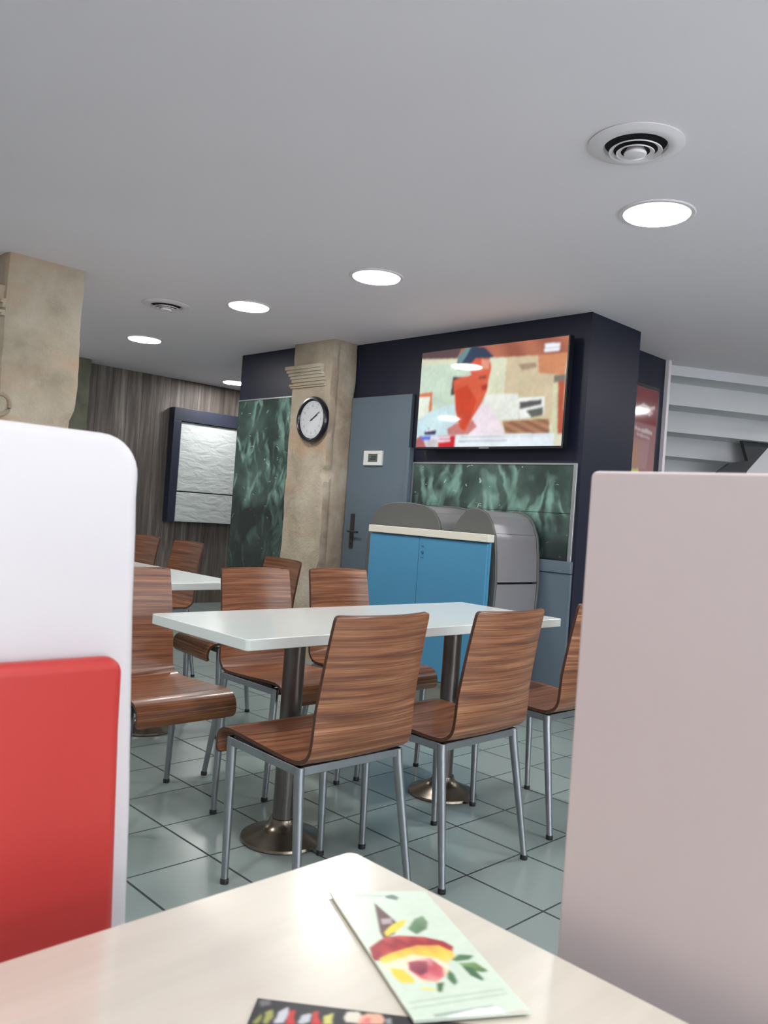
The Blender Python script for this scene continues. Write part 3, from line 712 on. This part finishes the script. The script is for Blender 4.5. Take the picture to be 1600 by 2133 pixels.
# ================================================================== CHAIRS
def chair_parts():
    t = bpy.data.objects.new('dining_chair', None); COL.objects.link(t); t.empty_display_size = .1
    prof = [(.262, .376), (.270, .392), (.271, .412), (.264, .434), (.247, .449), (.22, .456), (.18, .457), (.10, .453), (0, .448), (-.08, .445), (-.125, .447),
            (-.152, .457), (-.170, .475), (-.180, .50), (-.189, .55), (-.198, .61), (-.207, .67), (-.217, .73), (-.228, .79), (-.239, .845), (-.242, .860)]
    # resample finely along a Catmull-Rom curve
    pts = []
    P = [Vector(p) for p in prof]
    for i in range(len(P)-1):
        p0, p1, p2, p3 = P[max(i-1, 0)], P[i], P[i+1], P[min(i+2, len(P)-1)]
        for s in range(3):
            u = s/3
            pts.append(.5*((2*p1)+(-p0+p2)*u+(2*p0-5*p1+4*p2-p3)*u*u+(-p0+3*p1-3*p2+p3)*u**3))
    pts.append(P[-1]); n = len(pts)
    L = [0]
    for a, c in zip(pts, pts[1:]): L.append(L[-1]+(c-a).length)
    tot = L[-1]; nx = 15; TH = .0055
    split = 32
    def half(i):
        z = pts[i].y; y = pts[i].x
        w_ = .193
        if i > split: w_ = .190-.012*(z-.447)/.42
        r = .013
        for d in (L[i], tot-L[i]):
            if d < r: w_ -= r-math.sqrt(max(0, r*r-(r-d)**2))
        return w_
    def shell(i0, i1):
        b = B(); uvs = {}
        grid = []
        for side in (1, -1):
            rows = []
            for i in range(i0, i1+1):
                tng = (pts[min(i+1, n-1)]-pts[max(i-1, 0)]).normalized(); nrm = Vector((tng.y, -tng.x))  # outward: below / behind
                if nrm.y > 0 and i < split: nrm = nrm
                row = []
                bow = max(0, min(1, (pts[i].y-.47)/.12))
                for j in range(nx):
                    s = -1+2*j/(nx-1); x = s*half(i)
                    y = pts[i].x+nrm.x*TH*side + bow*(-.034*(1-s*s)+.014); z = pts[i].y+nrm.y*TH*side
                    if bow == 0 and pts[i].x < .2: z -= .006*(1-s*s)
                    v = b.bm.verts.new((x, y, z)); uvs[v] = (x, L[i]); row.append(v)
                rows.append(row)
            grid.append(rows)
        uvl = b.bm.loops.layers.uv.new('UVMap')
        F = []
        for rows in grid:
            for r0, r1 in zip(rows, rows[1:]):
                for j in range(nx-1): F.append(b.bm.faces.new((r0[j], r0[j+1], r1[j+1], r1[j])))
        E = []
        A, C = grid
        for k2 in range(len(A)-1):
            for j in (0, nx-1): E.append(b.bm.faces.new((A[k2][j], A[k2+1][j], C[k2+1][j], C[k2][j])))
        for k2 in (0, len(A)-1):
            for j in range(nx-1): E.append(b.bm.faces.new((A[k2][j], A[k2][j+1], C[k2][j+1], C[k2][j])))
        for f in F+E:
            for lp in f.loops: lp[uvl].uv = uvs[lp.vert]
        for f in E: f.material_index = 1
        return b
    obj('seat', shell(0, split), [M['zebra'], M['ply_edge']], t, smooth=True)
    obj('backrest', shell(split, n-1), [M['zebra'], M['ply_edge']], t, smooth=True)
    fr = B()
    zt = .439
    c4 = [(-.186, -.132), (.186, -.132), (.182, .205), (-.182, .205)]
    for a in range(4):
        p, q = c4[a], c4[(a+1) % 4]; d = Vector((q[0]-p[0], q[1]-p[1], 0)).normalized(); nn = Vector((-d.y, d.x, 0))
        A = Vector((p[0], p[1], zt-.026)); Bq = Vector((q[0], q[1], zt-.026))
        vs = []
        for zz in (0, .024):
            for base, sg in ((A, -1), (Bq, 1)):
                for o2 in (-.010, .010): vs.append(fr.bm.verts.new(base+d*sg*.010+nn*o2+Vector((0, 0, zz))))
        for f in ((0, 1, 3, 2), (4, 6, 7, 5), (0, 2, 6, 4), (1, 5, 7, 3), (0, 4, 5, 1), (2, 3, 7, 6)): fr.bm.faces.new([vs[i] for i in f])
    sf = obj('seat_frame', fr, M['chair_metal'], t, bevel=.002)
    obj('shade_strip', B().box((-.187, -.12, zt-.001), (-.165, .19, .4475)), M['frame_dark'], sf)  # dark strips put in for the shadow under the seat sides
    obj('shade_strip', B().box((.165, -.12, zt-.001), (.187, .19, .4475)), M['frame_dark'], sf)
    for (x, y), (fx, fy) in zip(c4, ((-.212, -.195), (.212, -.195), (.184, .190), (-.184, .190))):
        lg = obj('leg', B().tube([(x, y, zt-.004), (x+(fx-x)*.04, y+(fy-y)*.04, .40), (fx, fy, .012)], [.0145, .0150, .0105], 18), M['chair_metal'], t, smooth=True)
        obj('foot_cap', B().lathe([(0, 0), (.0125, 0), (.0130, .010), (.0115, .016), (0, .016)], 18, c=(fx, fy, 0)), M['frame_dark'], lg)
    return t
proto = chair_parts()
CH = [
 (1.620, 1.850, -1.0, 'zebra-wood chair seen from behind at the left near side of the long table', 'chairs around the long white table'),
 (2.144, 1.808, 0.5, 'zebra-wood chair seen from behind, middle one on the near side', 'chairs around the long white table'),
 (2.795, 1.860, 0.0, 'zebra-wood chair cut off by the pale partition at the right', 'chairs around the long white table'),
 (1.530, 2.725, 180.0, 'wooden chair facing us beside the white booth back, seat edge glinting', 'chairs around the long white table'),
 (2.130, 2.727, 180.0, 'wooden chair facing us behind the table, left of the pair', 'chairs around the long white table'),
 (2.602, 2.718, 180.0, 'wooden chair facing us behind the table, against the blue cabinet', 'chairs around the long white table'),
 (2.460, 3.510, 84.0, 'darker wooden chair turned sideways in front of the stone pillar foot', 'chairs at the back tables'),
 (2.690, 4.820, 90.0, 'small far wooden chair under the sign box on the wood wall', 'chairs at the back tables'),
 (2.700, 5.400, 90.0, 'farthest wooden chair, a sliver beside the white booth back', 'chairs at the back tables')]
for i, (x, y, a, lb, gp) in enumerate(CH):
    o = proto if i == len(CH)-1 else dup(proto)
    o.location = (x, y, 0); o.rotation_euler = (0, 0, math.radians(a)); tag(o, lb, 'chair', gp)

# ================================================================== BOOTH PARTS AROUND THE NEAR TABLE
def arc(cx, cy, r, a0, a1, n=8): return [(cx+r*math.cos(math.radians(a0+(a1-a0)*i/n)), cy+r*math.sin(math.radians(a0+(a1-a0)*i/n))) for i in range(n+1)]
pt = thing('partition', 'tall pale pinkish partition panel at the right of the cream table', 'partition', (.715, -.35, 0))
prf = [(-.75, 0), (.785, 0)]+arc(.785-.007, 1.194-.007, .007, 0, 90)+[(-.75, 1.194)]
obj('board', B().prism(prf, -.013, .013, lambda u, v, w: (w, u, v)), M['partition'], pt, bevel=.003)
bt = thing('booth_back', 'white booth back with rounded corner and red padding at the left', 'booth seat', (-.15, .80, 0))
prf = [(-.62, 0), (.618, 0), (.598, .60), (.590, .80), (.584, .90), (.577, 1.02), (.574, 1.10), (.572, 1.135)]+arc(.572-.042, 1.158, .042, 0, 90)+[(.40, 1.2005), (-.62, 1.204)]
obj('back_board', B().prism(prf, 0, .045, lambda u, v, w: (u, w, v)), M['booth_white'], bt, bevel=.012, seg=5)
prf = [(-.56, .42), (.578, .42), (.566, .66), (.556, .90)]+arc(.555-.018, .956, .018, 0, 90)+[(.40, .975), (-.56, .977)]
obj('red_padding', B().prism(prf, -.028, -.001, lambda u, v, w: (u, w, v)), M['red'], bt, bevel=.012, seg=5)

# ================================================================== PRINTED MATTER ON THE NEAR TABLE
FLP = {
 'cone':[[0.377, 0.883], [0.447, 0.716], [0.449, 0.667], [0.345, 0.592], [0.214, 0.559], [0.226, 0.614]],
 'conemark':[[0.326, 0.728], [0.442, 0.736], [0.401, 0.687], [0.299, 0.679]],
 'yel1':[[0.267, 0.613], [0.393, 0.677], [0.553, 0.724], [0.549, 0.694], [0.417, 0.629], [0.258, 0.576]],
 'leaf1':[[0.51, 0.636], [0.652, 0.723], [0.757, 0.752], [0.758, 0.691], [0.693, 0.632], [0.554, 0.587]],
 'red':[[0.032, 0.493], [0.221, 0.568], [0.379, 0.582], [0.6, 0.567], [0.757, 0.526], [0.809, 0.478], [0.755, 0.435], [0.664, 0.474], [0.473, 0.497], [0.229, 0.452], [0.08, 0.415], [-0.014, 0.393]],
 'red2':[[0.032, 0.493], [0.112, 0.456], [0.061, 0.391], [-0.014, 0.393]],
 'yellow':[[0.055, 0.407], [0.229, 0.452], [0.473, 0.497], [0.68, 0.491], [0.765, 0.434], [0.733, 0.392], [0.631, 0.353], [0.55, 0.398], [0.373, 0.43], [0.175, 0.386], [0.042, 0.367]],
 'cream':[[0.048, 0.375], [0.182, 0.395], [0.38, 0.439], [0.558, 0.406], [0.631, 0.353], [0.578, 0.288], [0.425, 0.224], [0.293, 0.23], [0.236, 0.319], [0.104, 0.3], [0.049, 0.327]],
 'yel3':[[0.098, 0.34], [0.198, 0.32], [0.239, 0.256], [0.213, 0.226], [0.103, 0.231], [0.073, 0.286]],
 'pink':[[0.283, 0.374], [0.51, 0.4], [0.559, 0.322], [0.509, 0.259], [0.406, 0.225], [0.295, 0.253], [0.245, 0.318]],
 'maroon':[[0.293, 0.374], [0.467, 0.376], [0.393, 0.296], [0.315, 0.276], [0.255, 0.318]],
 'leaf2':[[0.686, 0.376], [0.8, 0.416], [0.928, 0.402], [0.85, 0.37], [0.725, 0.363]],
 'leaf3':[[0.722, 0.349], [0.884, 0.352], [0.937, 0.282], [0.874, 0.273], [0.783, 0.296]],
 'leaf4':[[0.736, 0.332], [0.82, 0.312], [0.836, 0.229], [0.81, 0.214], [0.742, 0.257]],
 'leaf5':[[0.589, 0.321], [0.611, 0.271], [0.587, 0.216], [0.536, 0.195], [0.523, 0.243]],
 'leaf6':[[0.399, 0.217], [0.472, 0.222], [0.39, 0.157], [0.353, 0.159]],
 'yel4':[[0.23, 0.202], [0.355, 0.181], [0.35, 0.167], [0.247, 0.179]],
 'text1':[[0.055, 0.11], [0.943, 0.156], [0.931, 0.145], [0.047, 0.1]],
 'text2':[[0.052, 0.075], [0.938, 0.125], [0.926, 0.115], [0.043, 0.064]],
 'text3':[[0.189, 0.026], [0.724, 0.054], [0.728, 0.04], [0.184, 0.01]],
 'white':[[0.207, -0.013], [0.338, 0.017], [0.569, 0.039], [0.751, 0.043], [0.778, 0.005], [0.784, -0.064], [0.181, -0.04]],
 'pinkc':[[0.806, 0.004], [0.963, 0.016], [0.941, -0.018], [0.794, -0.024]],
 'top_text':[[0.245, 0.971], [0.528, 0.955], [0.514, 0.937], [0.23, 0.949]],
 'top_logo':[[0.534, 0.948], [0.628, 0.964], [0.671, 0.936], [0.624, 0.903], [0.539, 0.926]],
}
CAP = {
 'mark':[[0.01, 0.967], [0.05, 0.993], [0.057, 0.932], [0.025, 0.894]],
 'y1':[[0.018, 0.686], [0.038, 0.815], [0.044, 0.742], [0.036, 0.679]],
 'y2':[[0.055, 0.702], [0.051, 0.836], [0.072, 0.876], [0.083, 0.789], [0.069, 0.694]],
 'w1':[[0.093, 0.711], [0.096, 0.855], [0.124, 0.93], [0.133, 0.841], [0.126, 0.733]],
 'r1':[[0.134, 0.721], [0.133, 0.887], [0.152, 0.902], [0.153, 0.819], [0.169, 0.733]],
 'w2':[[0.177, 0.747], [0.181, 0.846], [0.213, 0.89], [0.217, 0.786], [0.19, 0.745]],
 'r2':[[0.224, 0.757], [0.22, 0.909], [0.239, 0.925], [0.24, 0.856], [0.26, 0.772]],
 'y3':[[0.264, 0.774], [0.263, 0.874], [0.292, 0.925], [0.295, 0.787]],
 'cream':[[0.333, 0.881], [0.341, 0.961], [0.385, 0.98], [0.397, 0.923], [0.383, 0.842], [0.345, 0.833]],
 'peach':[[0.384, 0.828], [0.392, 0.922], [0.416, 0.978], [0.465, 0.983], [0.48, 0.929], [0.478, 0.865]],
 'pk':[[0.396, 0.848], [0.414, 0.923], [0.432, 0.923], [0.431, 0.855]],
 'w3':[[0.485, 0.931], [0.502, 0.946], [0.508, 0.878], [0.489, 0.869]],
}
ZT = .7502
TLc, TRc, BRc, BLc = Vector((.5600, .6133)), Vector((.6404, .5558)), Vector((.5573, .3651)), Vector((.4747, .4137))
def q2(u, v): return BLc*(1-u)*(1-v)+BRc*u*(1-v)+TLc*(1-u)*v+TRc*u*v
cc = q2(.5, .5)
fl = thing('flyer', 'pale green flyer with an upside-down fruit ice cream cone on the cream table', 'flyer', (cc.x, cc.y, ZT+.0022))
cor = [BLc-cc, BRc-cc, TRc-cc, TLc-cc]
obj('paper', B().prism([tuple(c) for c in cor], 0, .0022, lambda u, v, w: (u, v, w)), M['paper_edge'], fl)
def grad(*cs):
    C = np.array([srgb(*c)[:3] for c in cs])
    def g(U, V):
        t = (V-V.min())/max(1e-6, V.max()-V.min())+.10*np.sin(U*38+V*9); t = np.clip(t, 0, .999)*(len(cs)-1); i = t.astype(int); f = (t-i)[:, None]
        return C[i]*(1-f)+C[np.minimum(i+1, len(cs)-1)]*f
    return g
img = paint(190, 400, (204, 220, 204), [('leaf2', (74, 118, 78)), ('leaf3', grad((78, 118, 66), (128, 160, 104))), ('leaf4', (64, 108, 72)), ('leaf5', (72, 116, 76)), ('leaf6', (66, 104, 62)), ('leaf1', grad((86, 120, 84), (124, 152, 122))),
    ('cone', (98, 72, 70)), ('conemark', (176, 160, 165)), ('yel1', (228, 208, 80)), ('cream', grad((226, 196, 150), (240, 226, 200), (236, 214, 180))), ('red', grad((204, 110, 84), (176, 60, 62), (150, 44, 54), (190, 84, 80))), ('red2', (150, 44, 54)), ('yellow', grad((238, 214, 130), (236, 200, 78), (226, 160, 78))), ('yel3', grad((226, 206, 90), (236, 206, 72))),
    ('yel4', (222, 220, 120)), ('pink', grad((224, 150, 150), (206, 100, 112), (190, 84, 100), (230, 170, 168))), ('maroon', grad((120, 50, 66), (164, 84, 98))), ('text1', (176, 196, 180)), ('text2', (176, 196, 180)), ('text3', (150, 170, 158)), ('white', (244, 246, 246)), ('pinkc', (222, 196, 190)),
    ('top_text', (180, 200, 184)), ('top_logo', (112, 132, 124))], FLP, 7)
img = mottle(img, .05, 9, 8)
print_mesh('printed_face', img, lambda u, v: (*(q2(u, v)-cc), .0024), M['print_glossy'], fl)
e1 = Vector((.653, -.757)); e2 = Vector((-.757, -.653)); og = Vector((.4010, .5130))
cen = og+e1*.105+e2*.05
fc = thing('flyer', 'black flyer with red and white lettering lying under the pale green one', 'flyer', (cen.x, cen.y, ZT))
def q3(u, v): return og+e1*(u*.21)+e2*((1-v)*.10)-cen
obj('paper', B().prism([tuple(q3(0, 0)), tuple(q3(1, 0)), tuple(q3(1, 1)), tuple(q3(0, 1))], 0, .0012, lambda u, v, w: (u, v, w)), M['frame_dark'], fc)
img = paint(260, 130, (40, 40, 44), [('mark', (104, 108, 110)), ('y1', (150, 152, 84)), ('y2', (156, 158, 88)), ('w1', (196, 198, 206)), ('r1', (198, 52, 50)), ('w2', (190, 194, 200)), ('r2', (198, 52, 50)),
    ('y3', (200, 196, 110)), ('cream', (214, 210, 196)), ('peach', (222, 170, 146)), ('pk', (216, 120, 120)), ('w3', (150, 152, 160))], CAP, 2)
print_mesh('printed_face', img, lambda u, v: (*q3(u, v), .0014), M['print_glossy'], fc)
